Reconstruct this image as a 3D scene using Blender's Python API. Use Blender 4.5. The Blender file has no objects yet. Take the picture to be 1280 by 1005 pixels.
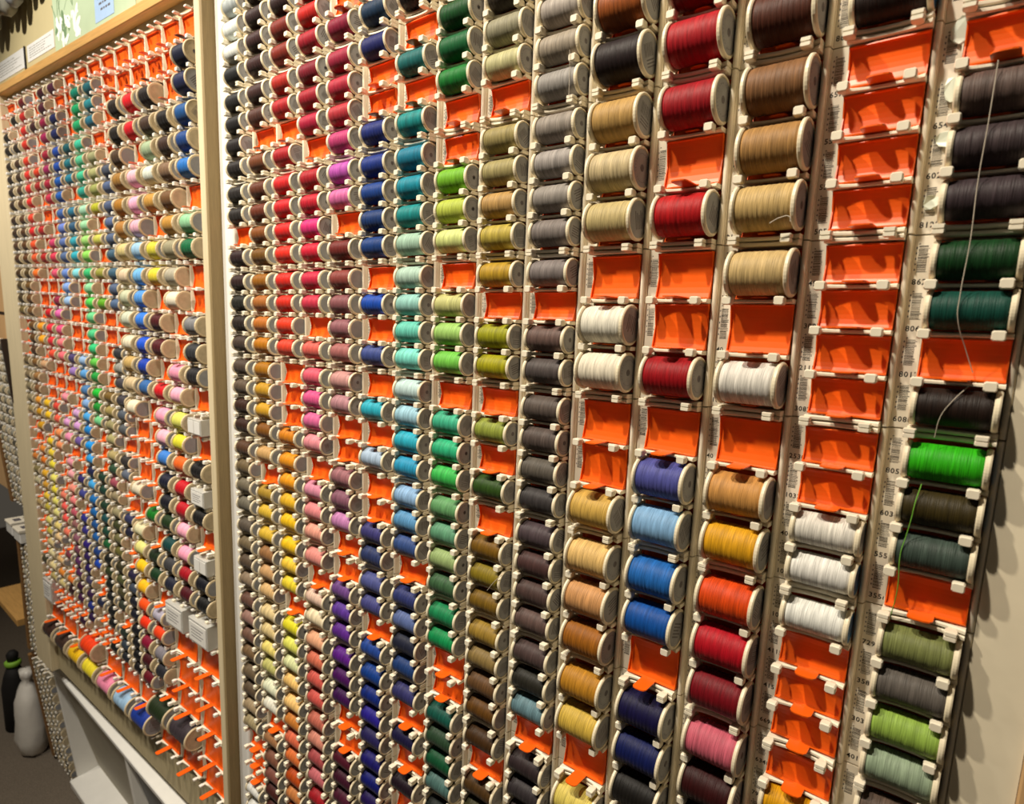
import bpy, bmesh, math, random, colorsys
from mathutils import Vector, Matrix
random.seed(7)
S = 0.064                       # one rack column is 64 mm wide; wall coordinates below count columns
H = 2.0101726212910314          # height of one rack section, in columns
CAM = (14.980280028673617, 3.105765920121687, -7.652642514637958)
EYE = 1.55
scene = bpy.context.scene
col = scene.collection
PI = math.pi

# ------------------------------------------------------------------ coordinates
def W(X, Y, Z=0.0):             # wall coordinates (right, down, into the wall) -> world metres
    return Vector((X * S, Z * S, EYE - (Y - CAM[1]) * S))
def L(x, y, z=0.0):             # local offsets in the same sense
    return Vector((x * S, z * S, -y * S))
def rodr(w):
    v = Vector(w); return Matrix.Rotation(v.length, 3, v.normalized())
TB = Matrix(((1, 0, 0), (0, 0, 1), (0, -1, 0)))
RC = rodr((0.13856335168984815, 0.6860555752176861, 0.09061878885069742))
FPX, CX, CY = 771.137843896507, 633.4051028416362, 531.5980567328762
LO = (-1.5119, -0.2607, 0.0675)
RL = rodr((0.0105, -0.0363, 0.0212))
ML = Matrix.Translation(W(*LO)) @ (TB @ RL @ TB.transposed()).to_4x4()
TBI = TB.transposed()
def px(p):                      # world point -> photo pixel
    q = TBI @ (Vector(p) - Vector((0, 0, EYE + CAM[1] * S))) / S
    v = RC @ (q - Vector(CAM))
    if v.z <= 0.01: return (-9999, -9999)
    return (CX + FPX * v.x / v.z, CY + FPX * v.y / v.z)

# ------------------------------------------------------------------ materials
def lin(c): return c / 12.92 if c <= 0.04045 else ((c + 0.055) / 1.055) ** 2.4
def rgb(h):
    if len(h) == 3: h = ''.join(c * 2 for c in h)
    return tuple(lin(int(h[i:i + 2], 16) / 255) for i in (0, 2, 4))
def dye(h): return tuple(c ** 1.2 for c in rgb(h))
def mat(name, h, rough=0.5, noise=0.0, nscale=40.0, spec=0.4, bump=0.0, stretch=None):
    m = bpy.data.materials.new(name); m.use_nodes = True
    nt = m.node_tree; b = nt.nodes['Principled BSDF']
    b.inputs['Base Color'].default_value = (*rgb(h), 1)
    b.inputs['Roughness'].default_value = rough
    b.inputs['Specular IOR Level'].default_value = spec
    if noise or bump:
        tc = nt.nodes.new('ShaderNodeTexCoord'); mp = nt.nodes.new('ShaderNodeMapping')
        mp.inputs['Scale'].default_value = stretch or (1, 1, 1)
        nz = nt.nodes.new('ShaderNodeTexNoise'); nz.inputs['Scale'].default_value = nscale
        nz.inputs['Detail'].default_value = 4
        nt.links.new(tc.outputs['Object'], mp.inputs['Vector']); nt.links.new(mp.outputs['Vector'], nz.inputs['Vector'])
        if noise:
            mr = nt.nodes.new('ShaderNodeMapRange'); mr.inputs['From Min'].default_value = 0.3; mr.inputs['From Max'].default_value = 0.7
            mr.inputs['To Min'].default_value = 1 - noise; mr.inputs['To Max'].default_value = 1 + noise * 0.6
            mx = nt.nodes.new('ShaderNodeVectorMath'); mx.operation = 'SCALE'; mx.inputs[0].default_value = rgb(h)
            nt.links.new(nz.outputs['Fac'], mr.inputs['Value']); nt.links.new(mr.outputs['Result'], mx.inputs['Scale'])
            nt.links.new(mx.outputs['Vector'], b.inputs['Base Color'])
        if bump:
            bp = nt.nodes.new('ShaderNodeBump'); bp.inputs['Strength'].default_value = bump; bp.inputs['Distance'].default_value = 0.002
            nt.links.new(nz.outputs['Fac'], bp.inputs['Height']); nt.links.new(bp.outputs['Normal'], b.inputs['Normal'])
    return m
def thread_mat(name, attr=False):
    m = bpy.data.materials.new(name); m.use_nodes = True
    nt = m.node_tree; N = nt.nodes.new; Lk = nt.links.new
    b = nt.nodes['Principled BSDF']; b.inputs['Roughness'].default_value = 0.55
    b.inputs['Specular IOR Level'].default_value = 0.25
    b.inputs['Sheen Weight'].default_value = 0.04; b.inputs['Sheen Roughness'].default_value = 0.4
    if attr:
        a = N('ShaderNodeAttribute'); a.attribute_name = 'tint'; src = a.outputs['Color']
    else:
        a = N('ShaderNodeObjectInfo'); src = a.outputs['Color']
    tc = N('ShaderNodeTexCoord'); sp = N('ShaderNodeSeparateXYZ'); Lk(tc.outputs['Object'], sp.inputs['Vector'])
    oi = N('ShaderNodeObjectInfo'); md = N('ShaderNodeMath'); md.operation = 'MULTIPLY_ADD'
    md.inputs[1].default_value = 3.7; Lk(oi.outputs['Random'], md.inputs[0]); Lk(sp.outputs['X'], md.inputs[2])
    cb = N('ShaderNodeCombineXYZ'); Lk(md.outputs[0], cb.inputs['X'])
    band = N('ShaderNodeTexNoise'); band.inputs['Scale'].default_value = 170; band.inputs['Detail'].default_value = 1
    Lk(cb.outputs[0], band.inputs['Vector'])
    fine = N('ShaderNodeMapping'); fine.inputs['Scale'].default_value = (1500, 60, 60)
    Lk(tc.outputs['Object'], fine.inputs['Vector'])
    fn = N('ShaderNodeTexNoise'); fn.inputs['Scale'].default_value = 1.0; fn.inputs['Detail'].default_value = 2
    Lk(fine.outputs[0], fn.inputs['Vector'])
    r1 = N('ShaderNodeMapRange'); r1.inputs['From Min'].default_value = .3; r1.inputs['From Max'].default_value = .7
    r1.inputs['To Min'].default_value = .78; r1.inputs['To Max'].default_value = 1.12; Lk(band.outputs['Fac'], r1.inputs['Value'])
    r2 = N('ShaderNodeMapRange'); r2.inputs['From Min'].default_value = .3; r2.inputs['From Max'].default_value = .7
    r2.inputs['To Min'].default_value = .7; r2.inputs['To Max'].default_value = 1.22; Lk(fn.outputs['Fac'], r2.inputs['Value'])
    pr = N('ShaderNodeMath'); pr.operation = 'MULTIPLY'; Lk(r1.outputs[0], pr.inputs[0]); Lk(r2.outputs[0], pr.inputs[1])
    sc = N('ShaderNodeVectorMath'); sc.operation = 'SCALE'; Lk(src, sc.inputs[0]); Lk(pr.outputs[0], sc.inputs['Scale'])
    Lk(sc.outputs[0], b.inputs['Base Color'])
    bp = N('ShaderNodeBump'); bp.inputs['Strength'].default_value = .8; bp.inputs['Distance'].default_value = .0006
    Lk(fn.outputs['Fac'], bp.inputs['Height']); Lk(bp.outputs[0], b.inputs['Normal'])
    return m
M = {}
M['thread'] = thread_mat('thread_winding'); M['thread_s'] = thread_mat('thread_winding_many', True)
M['cream'] = mat('cream_plastic', 'e9dfc8', .38, .05, 60)
M['ivory'] = mat('ivory_plastic', 'f2ede2', .34, .04, 60)
M['post_shade'] = mat('post_side_shade', '8c7853', .7, .12, 20, stretch=(40, 40, 2))  # shade on the post's right side, painted as a darker brown
M['core'] = mat('spool_core_plastic', 'e6d9bb', .42, .05, 80)
M['core_l'] = mat('spool_core_tan', 'd8c6a2', .5, .08, 80)
M['orange'] = mat('orange_plastic', 'ee6212', .36, .06, 50)
M['paper'] = mat('label_paper', 'e2d9c6', .7, .04, 90)
M['ink'] = mat('black_ink', '17130f', .6)
M['disc'] = mat('end_disc_grey', '8f9093', .5, .12, 120)
M['disc_b'] = mat('end_disc_blue', '2c6aa0', .45, .1, 150)
M['disc_k'] = mat('end_disc_kraft', 'b8a98b', .55, .15, 120)
M['disc_ink'] = mat('end_disc_print', '5f5b60', .6)
M['white'] = mat('white_lacquer', 'e4e2dc', .4, .03, 30)
M['board'] = mat('board_cream', 'e8dcc0', .65, .06, 30, bump=.05)
M['board_s'] = mat('board_streaked', 'b6a884', .6, .14, 8, stretch=(22, 22, 1))
M['post'] = mat('post_wood', 'd6c6a2', .5, .12, 7, stretch=(60, 60, 2))
M['wood'] = mat('warm_wood', 'c99a58', .5, .16, 6, stretch=(3, 40, 60))
M['wallwood'] = mat('wall_wood', 'c59f70', .55, .10, 5, stretch=(30, 30, 2))
M['brown'] = mat('brown_wood', '86623a', .55, .15, 8, stretch=(3, 30, 30))
M['dark'] = mat('dark_brown', '2c1d12', .6, .1, 20)
M['wall'] = mat('header_wall', 'bfb083', .7, .05, 12)
M['carpet'] = mat('carpet', '6d6357', .95, .25, 260, spec=.1, bump=.6)
M['grey'] = mat('grey_tube', '8d8a7c', .5, .12, 40)
M['greycap'] = mat('tube_cap', 'b9b19c', .45, .1, 40)
M['blue_paper'] = mat('pale_blue_paper', 'a3bddc', .6, .04, 40)
M['green_paper'] = mat('pale_green_paper', 'b3c3a0', .6, .06, 20)
M['leaf'] = mat('printed_leaf', '6f8a62', .6, .1, 40)
M['flower'] = mat('printed_flower', 'eef0e2', .6, .05, 40)
M['black'] = mat('black_fabric', '14110f', .75, .2, 60)
M['bag'] = mat('white_plastic_bag', 'd6d1c8', .35, .06, 25, bump=.4)
M['lime'] = mat('lime_rim', '86b83c', .5)
M['inside'] = mat('cubby_inside', 'a9a28f', .6, .06, 20)
M['inset'] = mat('cabinet_inset_dark', '7d8184', .5, .06, 20)
M['tape'] = mat('pale_tape', 'd5dccb', .3, .08, 60)
M['strand_w'] = mat('pale_strand', 'b9ae9c', .6)
M['strand_g'] = mat('green_strand', '6fae38', .6)
M['strand_r'] = mat('pink_strand', 'd9766a', .6)
M['pack'] = mat('pack_grey', '7d7468', .6, .2, 60)
cl = bpy.data.materials.new('clear_plastic'); cl.use_nodes = True
_b = cl.node_tree.nodes['Principled BSDF']; _b.inputs['Base Color'].default_value = (.78, .77, .72, 1)
_b.inputs['Roughness'].default_value = .18; _b.inputs['Transmission Weight'].default_value = .45; M['clear'] = cl

# ------------------------------------------------------------------ mesh building
class MB:
    def __init__(s): s.v = []; s.f = []; s.m = []; s.sm = []; s.mats = []; s.cols = None
    def mi(s, k):
        if k not in s.mats: s.mats.append(k)
        return s.mats.index(k)
    def add(s, vs, fs, k, smooth=False):
        o = len(s.v); i = s.mi(k); s.v += [Vector(v) for v in vs]
        for f in fs: s.f.append([o + a for a in f]); s.m.append(i); s.sm.append(smooth)
    def box(s, x0, x1, y0, y1, z0, z1, k, c=0.0):
        """wall sense: y down, z into the wall; c = chamfer of the face nearest the viewer (z0)"""
        if c:
            r0 = [(x0 + c, y0 + c, z0), (x1 - c, y0 + c, z0), (x1 - c, y1 - c, z0), (x0 + c, y1 - c, z0)]
            r1 = [(x0, y0, z0 + c), (x1, y0, z0 + c), (x1, y1, z0 + c), (x0, y1, z0 + c)]
            r2 = [(x0, y0, z1), (x1, y0, z1), (x1, y1, z1), (x0, y1, z1)]
            vs = r0 + r1 + r2; fs = [(0, 1, 2, 3), (11, 10, 9, 8)]
            for a in range(4):
                b = (a + 1) % 4; fs += [(a, a + 4, b + 4, b), (a + 4, a + 8, b + 8, b + 4)]
        else:
            vs = [(x0, y0, z0), (x1, y0, z0), (x1, y1, z0), (x0, y1, z0), (x0, y0, z1), (x1, y0, z1), (x1, y1, z1), (x0, y1, z1)]
            fs = [(0, 1, 2, 3), (7, 6, 5, 4), (0, 4, 5, 1), (1, 5, 6, 2), (2, 6, 7, 3), (3, 7, 4, 0)]
        s.add([L(*v) for v in vs], [tuple(reversed(f)) for f in fs], k)
    def prism(s, pts, x0, x1, k, smooth=False):      # (y,z) outline swept along x
        n = len(pts)
        vs = [L(x0, y, z) for y, z in pts] + [L(x1, y, z) for y, z in pts]
        s.add(vs, [(a, (a + 1) % n, n + (a + 1) % n, n + a) for a in range(n)] + [tuple(range(n - 1, -1, -1)), tuple(range(n, 2 * n))], k, smooth)
    def loft(s, rings, k, smooth=False, cap=True):   # rings of wall-sense points
        n = len(rings[0]); vs = [L(*p) for r in rings for p in r]; fs = []
        for i in range(len(rings) - 1):
            for a in range(n):
                b = (a + 1) % n; fs.append((i * n + a, i * n + b, (i + 1) * n + b, (i + 1) * n + a))
        if cap: fs += [tuple(range(n - 1, -1, -1)), tuple((len(rings) - 1) * n + a for a in range(n))]
        s.add(vs, fs, k, smooth)
    def lathe(s, prof, k, seg=36, yc=0.0, zc=0.0, smooth=True, axis='x', xc=0.0):
        rings = []
        for a, r in prof:
            ring = []
            for i in range(seg):
                t = 2 * PI * i / seg
                if axis == 'x': ring.append((a, yc + r * math.sin(t), zc + r * math.cos(t)))
                elif axis == 'z': ring.append((xc + r * math.cos(t), yc + r * math.sin(t), a))
                else: ring.append((xc + r * math.cos(t), a, zc + r * math.sin(t)))
            rings.append(ring)
        s.loft(rings, k, smooth, cap=True)
    def mesh(s, name):
        me = bpy.data.meshes.new(name); me.from_pydata(s.v, [], s.f); me.update()
        for k in s.mats: me.materials.append(M[k])
        me.polygons.foreach_set('material_index', s.m); me.polygons.foreach_set('use_smooth', s.sm)
        bm = bmesh.new(); bm.from_mesh(me); bmesh.ops.recalc_face_normals(bm, faces=bm.faces); bm.to_mesh(me); bm.free()
        return me
def link(name, data, parent=None, matrix=None):
    o = bpy.data.objects.new(name, data); col.objects.link(o)
    if parent: o.parent = parent
    if matrix is not None: o.matrix_local = matrix
    return o
def T(x, y, z=0.0): return Matrix.Translation(L(x, y, z))
def tag(o, label=None, cat=None, group=None, kind=None):
    if label: o['label'] = label
    if cat: o['category'] = cat
    if group: o['group'] = group
    if kind: o['kind'] = kind
    return o
def empty(name, matrix):
    o = bpy.data.objects.new(name, None); col.objects.link(o); o.empty_display_size = .01; o.matrix_world = matrix
    return o

# ------------------------------------------------------------------ rack section kinds
EDGE = .045
class Kind: pass
def kind(n, w):
    k = Kind(); k.n = n; k.w = w; k.pitch = (H - 2 * EDGE) / n
    k.r = .43 * k.pitch if n > 2 else .41 * k.pitch
    k.zc = .06 if n == 4 else (.10 if n == 3 else .12)
    k.back = -(k.zc - k.r) + .035           # depth of the pocket floor behind the rail plane
    k.lab = .185 if w == 1 else .2
    k.x0 = k.lab + .008; k.x1 = w - .08
    return k
K = {'4': kind(4, 1.0), '3': kind(3, 1.0), 'B': kind(2, 1.5)}
def cell_y(k, i): return EDGE + (i + .5) * k.pitch
def peg_rings(h, hw):
    """a peg stands out towards the viewer; h height, hw half width"""
    rg = []
    for z, a, b in ((.16, .3, .42), (.04, .34, .5), (-.08, .46, .56), (-.13, .8, .9), (-.155, 1, 1), (-.235, 1, 1), (-.25, .8, .84)):
        hy = h * .5 * a; hx = hw * b; c = min(hx, hy) * .3
        rg.append([(-hx + c, -hy, z), (hx - c, -hy, z), (hx, -hy + c, z), (hx, hy - c, z), (hx - c, hy, z), (-hx + c, hy, z), (-hx, hy - c, z), (-hx, -hy + c, z)])
    return rg
def peg_spots(k):
    xs = (.222, k.w - .185)
    ys = [(.024, .046)] + [(EDGE + i * k.pitch, .098) for i in range(1, k.n)] + [(H - .026, .046)]
    return [(x, y, h) for y, h in ys for x in xs]
def body_mesh(k, with_pegs):
    m = MB(); w = k.w; e = .006; b = k.back
    m.box(0, w, e, H - e, b, b + .03, 'cream')                            # pocket floor
    m.box(.002, k.lab - .012, e, H - e, .12, b, 'cream')                  # label ground
    m.box(k.lab - .012, k.lab, e, H - e, .085, b, 'cream')                # raised edge of the pocket
    m.box(w - .07, w, e, H - e, .07, b, 'cream')                          # rail foot
    pts = [(-.034 + .068 * (i / 8), 0) for i in range(9)]
    rib = []
    for i in range(9):
        t = PI * i / 8; rib.append((w - .036 - .03 * math.cos(t), .05 - .036 * math.sin(t)))
    m.loft([[(x, e + .004, z) for x, z in rib] + [(w - .006, e + .004, .08), (w - .066, e + .004, .08)],
            [(x, H - e - .004, z) for x, z in rib] + [(w - .006, H - e - .004, .08), (w - .066, H - e - .004, .08)]], 'cream', False)
    for i in range(k.n + 1):                                              # waisted ledges between the cells
        y = (.031, H - .033, EDGE + i * k.pitch)[0 if i == 0 else 1 if i == k.n else 2]
        x0, x1 = k.lab, w - .072; n = 14; rows = ([], [], [], [])
        for a in range(n + 1):
            t = a / n; x = x0 + (x1 - x0) * t; e2 = abs(2 * t - 1) ** 2.5
            z = -.05 - .07 * e2; hh = (.024 if i in (0, k.n) else .021) + .005 * e2
            for q, (yy, zz) in enumerate(((y - hh, z + .02), (y - hh * .5, z), (y + hh * .5, z), (y + hh, z + .02))): rows[q].append((x, yy, zz))
        rg = [[(x, rows[0][j][1], b) for j, (x, _, _) in enumerate(rows[0])]] + list(rows) + [[(x, rows[3][j][1], b) for j, (x, _, _) in enumerate(rows[3])]]
        vs = [L(*p) for r in rg for p in r]; N_ = n + 1
        fs = [(r * N_ + c, r * N_ + c + 1, (r + 1) * N_ + c + 1, (r + 1) * N_ + c) for r in range(5) for c in range(n)]
        fs += [tuple(r * N_ for r in range(6)), tuple(r * N_ + n for r in range(5, -1, -1)), ] + [(c, c + 1, 5 * N_ + c + 1, 5 * N_ + c) for c in range(n)]
        m.add(vs, fs, 'cream')
    if with_pegs:
        for x, y, h in peg_spots(k):
            m.loft([[(x + a, y + c, z) for a, c, z in r] for r in peg_rings(h, .056)], 'ivory')
    return m.mesh('rack_body')
def pusher_mesh(k, full=False):
    """orange tray: concave floor, rim at top and bottom, cheeks, tongue towards the viewer; origin at the cell centre, floor at z=0"""
    m = MB(); hy = k.pitch * .5 - .032; x0 = k.lab + .012; x1 = k.w - .078; n = 8
    arc = [(-hy + 2 * hy * i / n, -.05 * (abs(2 * i / n - 1) ** 2.2)) for i in range(n + 1)]
    m.prism(arc + [(y, z + .012) for y, z in reversed(arc)], x0, x1, 'orange')
    m.prism([(-hy, -.05), (-hy, -.075), (-hy + .016, -.08), (-hy + .022, -.05), (-hy + .016, -.03)], x0, x1, 'orange')
    m.prism([(hy, -.05), (hy, -.085), (hy - .016, -.09), (hy - .022, -.05), (hy - .016, -.03)], x0, x1, 'orange')
    for a, b in ((x0, x0 + .012), (x1 - .012, x1)):
        m.prism([(-hy, -.07), (0, -.018), (hy, -.08), (hy, .0), (-hy, .0)], a, b, 'orange')
    c = k.w * .54; hw = .115 if k.n == 4 else .10
    tip = {4: -.30, 3: -.42, 2: -.56}[k.n] if not full else {4: -.17, 3: -.28, 2: -.46}[k.n]
    out = [(c - hw, -.07), (c - hw, tip + .05), (c - hw * .8, tip + .015), (c - hw * .4, tip), (c + hw * .4, tip), (c + hw * .8, tip + .015), (c + hw, tip + .05), (c + hw, -.07)]
    y = hy - .012
    m.loft([[(x, y - .008, z) for x, z in out], [(x, y + .008, z) for x, z in out]], 'orange')
    return m.mesh('pusher')
def peg_mesh(h):
    m = MB(); m.loft(peg_rings(h, .056), 'cream'); return m.mesh('peg')
PEG = {.046: peg_mesh(.046), .098: peg_mesh(.098)}
BODY = {q: body_mesh(K[q], False) for q in '43'}; BODYP = {q: body_mesh(K[q], True) for q in '43B'}
PUSH = {(q, f): pusher_mesh(K[q], f) for q in '43B' for f in (False, True)}
def pusher_z(k, full): return (-.012 + k.back) if full else .045

FONT = {}
def text_faces(m, txt, x, y, z, size, k):
    if txt not in FONT:
        cu = bpy.data.curves.new('t', 'FONT'); cu.body = txt; cu.size = 1; cu.resolution_u = 2; cu.space_character = 1.12; cu.offset = .022
        o = bpy.data.objects.new('t', cu); col.objects.link(o)
        dg = bpy.context.evaluated_depsgraph_get(); me = o.evaluated_get(dg).to_mesh()
        FONT[txt] = ([v.co.copy() for v in me.vertices], [tuple(p.vertices) for p in me.polygons])
        o.evaluated_get(dg).to_mesh_clear(); bpy.data.objects.remove(o); bpy.data.curves.remove(cu)
    vs, fs = FONT[txt]
    m.add([L(x + v.x * size, y - v.y * size, z) for v in vs], fs, k)
def label_mesh(k, texts, seed):
    rd = random.Random(seed); m = MB(); z = .117
    m.box(.012, k.lab - .02, .012, H - .012, z, .1199, 'paper')
    for i in range(k.n):
        y0 = EDGE + i * k.pitch; ya = y0 + k.pitch * .13; yb = y0 + k.pitch * .70; y = ya
        m.add([L(.05, y0 + .035, z - .001), L(.062, y0 + .05, z - .001), L(.038, y0 + .05, z - .001)], [(0, 1, 2)], 'ink')
        while y < yb:
            h = rd.choice((.004, .006, .009)); xr = .128 if rd.random() < .8 else .142
            m.add([L(.045, y, z - .001), L(xr, y, z - .001), L(xr, y + h, z - .001), L(.045, y + h, z - .001)], [(0, 1, 2, 3)], 'ink')
            y += h + rd.choice((.005, .007, .009))
        for q in range(5):                              # the small digits beside the bars
            yy = ya + (yb - ya) * (q + .2) / 5
            m.add([L(.024, yy, z - .001), L(.036, yy, z - .001), L(.036, yy + .02, z - .001), L(.024, yy + .02, z - .001)], [(0, 1, 2, 3)], 'disc_ink')
        if texts and i < len(texts) and texts[i]:
            text_faces(m, texts[i], .02, y0 + k.pitch - .026, z - .001, .08, 'ink')
    return m.mesh('label')
LABEL = {q: [label_mesh(K[q], None, 11 * a + ord(q)) for a in range(3)] for q in '43'}

# ------------------------------------------------------------------ spools (origin on the axis, at its middle)
def spool_meshes(k, variant, left=False):
    rd = random.Random(variant * 31 + k.n); Ln = k.x1 - k.x0; h = Ln / 2; r = k.r; fl = .055 if k.w == 1 else .07
    t = MB(); n = 44; prof = []; a0, a1 = -h + fl - .004, h - fl + .004; rt = r * .92
    nb = rd.choice((6, 7, 8)) if k.n == 4 else rd.choice((9, 10, 11))
    for i in range(n + 1):
        u = i / n; x = a0 + (a1 - a0) * u
        g = .012 * abs(math.sin(PI * u * nb)) ** .6
        e = 1 - .06 * max(0, abs(2 * u - 1) - .86) / .14
        prof.append((x, rt * e * (1 - .02 + g * 1.6 + rd.uniform(-.003, .003))))
    t.lathe([(a0, r * .3)] + prof + [(a1, r * .3)], 'thread', 40)
    tm = t.mesh('thread')
    ck = 'core_l' if left else 'core'
    c = MB(); b = .014
    for s, e0, e1 in ((-1, -h, -h + fl), (1, h - fl, h)):
        if s < 0: c.lathe([(e0 + .012, r * .3), (e0 + .012, r * .8), (e0, r * .82), (e0, r * .93), (e0 + b, r), (e1 - b, r), (e1, r * .94), (e1, r * .3)], ck, 40, smooth=False)
        else: c.lathe([(e0, r * .3), (e0, r * .94), (e0 + b, r), (e1 - b, r), (e1, r * .95), (e1, r * .88), (e1 - .014, r * .87), (e1 - .014, r * .3)], ck, 40, smooth=False)
    c.lathe([(-h + .02, r * .34), (h - .02, r * .34)], ck, 20)
    cm = c.mesh('core')
    dm = []
    for dk in ('disc', 'disc_b', 'disc_k'):
        d = MB(); x = h - .008
        d.lathe([(h - .0135, .001), (x, .001), (x, r * .85), (h - .0135, r * .85)], dk, 32, smooth=False)
        x += .0015
        def q(y0, y1, z0, z1, kk='disc_ink'):
            d.add([L(x, y0, z0), L(x, y1, z0), L(x, y1, z1), L(x, y0, z1)], [(0, 1, 2, 3)], kk)
        st = variant % 3
        if st == 0:
            for i in range(9): q(-r * .5 + i * r * .1, -r * .5 + i * r * .1 + r * rd.choice((.03, .05)), -r * .1, r * .45)
            for i in range(3): q(-r * .4, r * .35, -r * (.2 + .14 * i), -r * (.26 + .14 * i))
        elif st == 1:
            for i in range(28):
                a = 2 * PI * i / 28; rr = r * .64
                if i % 7: q(rr * math.sin(a) - .009, rr * math.sin(a) + .009, rr * math.cos(a) - .005, rr * math.cos(a) + .005)
            d.lathe([(x, r * .16), (x + .002, r * .16), (x + .002, r * .09), (x, r * .09)], 'disc_ink', 20, smooth=False)
        else:
            for i in range(5): q(-r * .3 + i * r * .16, -r * .22 + i * r * .16, -r * .45, r * (.4 - .1 * (i % 3)))
        dm.append(d.mesh('end_disc'))
    return tm, cm, dm
SP = {(q, v, lf): spool_meshes(K[q], v, lf) for q in '43B' for v in range(3) for lf in (False, True)}

# ------------------------------------------------------------------ what stands where: top to bottom, E = empty pocket
# right panel, columns from the post to the right edge; first section row, kind, colours
RIGHT = [
(-2, '4', "aab0b0 dfe3de dde0da 1d1f1f 1c1c1c 1e1b1a 221a17 241b18 2a2421 2a2420 E 331a1c 381d1b 2a2920 33271f 4f4239 574a40 695b4c 42281c 40251a 5f4430 74654a 78705f 757063 645b50 786a52 5f5142 8e7d69 6d5044 98796f 785c4e 7a6347 71624d 655644 a69478 a39676 E E E e4e4e0 d8d8d4 E E E"),
(-2, '4', "3a2522 3a2320 3f1e1c 3f1d19 43241f 543226 E 74431f 653519 6f3417 85511e 765312 976510 a66d34 b5732d b57a10 a6750f bd9630 c49c30 85591a c2a06e E ab8f3a ccae40 cfb142 99734c c29e72 d0b07f d5c295 d1be8d dfd07f bebb78 dcdfc6 e2e0d2 E a67d58 835a48 87594e 542b26 552d26"),
(-2, '4', "25100e 331513 7b2815 82290f a92612 a51520 E a31020 c42024 bd1824 cc2220 d43420 cb2c1e c63018 d4421f ce4a32 E E E c98520 d69520 dd9c20 d6af30 ddb81c e0bd1e e2c34a decb40 E d9d236 d8d86e d4d8aa e8c47f e8c484 c4843f d47355 d47a42 b55418 c48550 b55f1c a04a18"),
(-2, '4', "8a1610 9c1a12 b82014 9c0c2c 80092a 9a0c2a a80e40 E a10a22 b51030 cc3078 c41a3e bb284a bb3850 E cc685e d06274 cc5c8c cc6c98 d69098 E d292a6 d68c8e da9f8e d8948c E e0c4b2 e0d2b4 dcaa8a c9765e c66258 c66058 bb7060 cc8d7c a85658 c07278 a52430 9a1c28 E E"),
(-2, '4', "7a1030 8a1438 E 860c3a 9a2244 a82640 ac323e b44074 b058a8 c46c9c E 742822 88443e 88585c 906268 a26a68 be928e ae848a E E 9c6e74 8a5f70 be86b2 E E 76528e 644098 64308e 64228a 520e62 460c56 E E 5a1830 48122f 561f38 4a1a30 4a1a30 E E"),
(-2, '4', "E E E 1c3a56 1e2668 E E 1c3078 183884 124488 123c72 12427e E 1450a8 E 46548c E 34a8ba E aabccf E E 48457c 36426c 585e92 4f5086 E 2c5098 12468e 10307e 30248e 302a60 201a70 101a72 2a155c 1a1440"),
(-2, '4', "E E E 221820 E 186c6c E 148888 107c94 128a9c 168888 a0bcaa a8c0b2 90bcb4 6cbcac 80ccc0 bacfce 9cc0ce 34a8bc 3298ba 90b0d0 6498be 40588a E 3a4276 62729e 2a2e42 26467a 3e3e70 E 221e4a E 281626 E E E"),
(-1, '4', "125428 10663a 147a34 E E 78b030 b0bc54 c6ce8a E bcbc82 9cc070 78bc54 E 48ac8c 36ac80 46b45c 6a9c6c 66987a 98ac78 466848 22885a 149058 E E 1a5e52 36503a 145a3a 587874 1a2624 E E E"),
(-1, '4', "453c32 94907a b4b088 E 9c9062 a0966a b4945f b4a450 b09230 E 9a9a1e a09c14 E 929c48 E 38561c E 7c5e18 8a7a24 7e6420 9c823c 8c784c 6c5032 684818 4c3414 E 58401e 444222"),
(-1, '4', "a49c94 a8a098 a09688 989490 968e86 a09a96 96908a 847c78 847c7a E 705c56 5c5452 645a54 605550 666058 464242 564a4e 563e3c 584642 685550 584846 323028 6e8a92 E 3e3234 403a3c 4a4040 4a4040"),
(-1, '3', "E 9c5a24 2a1a1c b89860 c4b490 beae80 E e2ded0 e0d8c6 E E c8a85c d6b67a c69868 9e6820 b8882f ccb054 E d6c66e c8b860 E"),
(-1, '3', "5a0a10 7a0c14 ac1626 a01022 E b4121c E E a00e1e E 5c5fa0 8ab0d2 2c70b4 145aa2 E 1c1648 14225c 201c18 181512 E E"),
(-1, '3', "E E 5c3220 8a6644 ab8654 c4aa76 c8b080 E dedad2 E c8985a d6a424 d65414 b4142a 800c20 c86c7c 400f10 1c1412"),
(-1, '4', "E E E 2c1810 E E E E E E E E E E dfdbd2 e4e2dc e4e4de E E E E d8a414 E E"),
(-1, '4', "E E E E E 6a5a54 4c4042 463a3e 12461f 125246 E 2c1c12 3cb418 443a16 4a5850 E 828856 6c6660 98b458 98a890 6a5a50 6a5a50 E E"),
]
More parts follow.
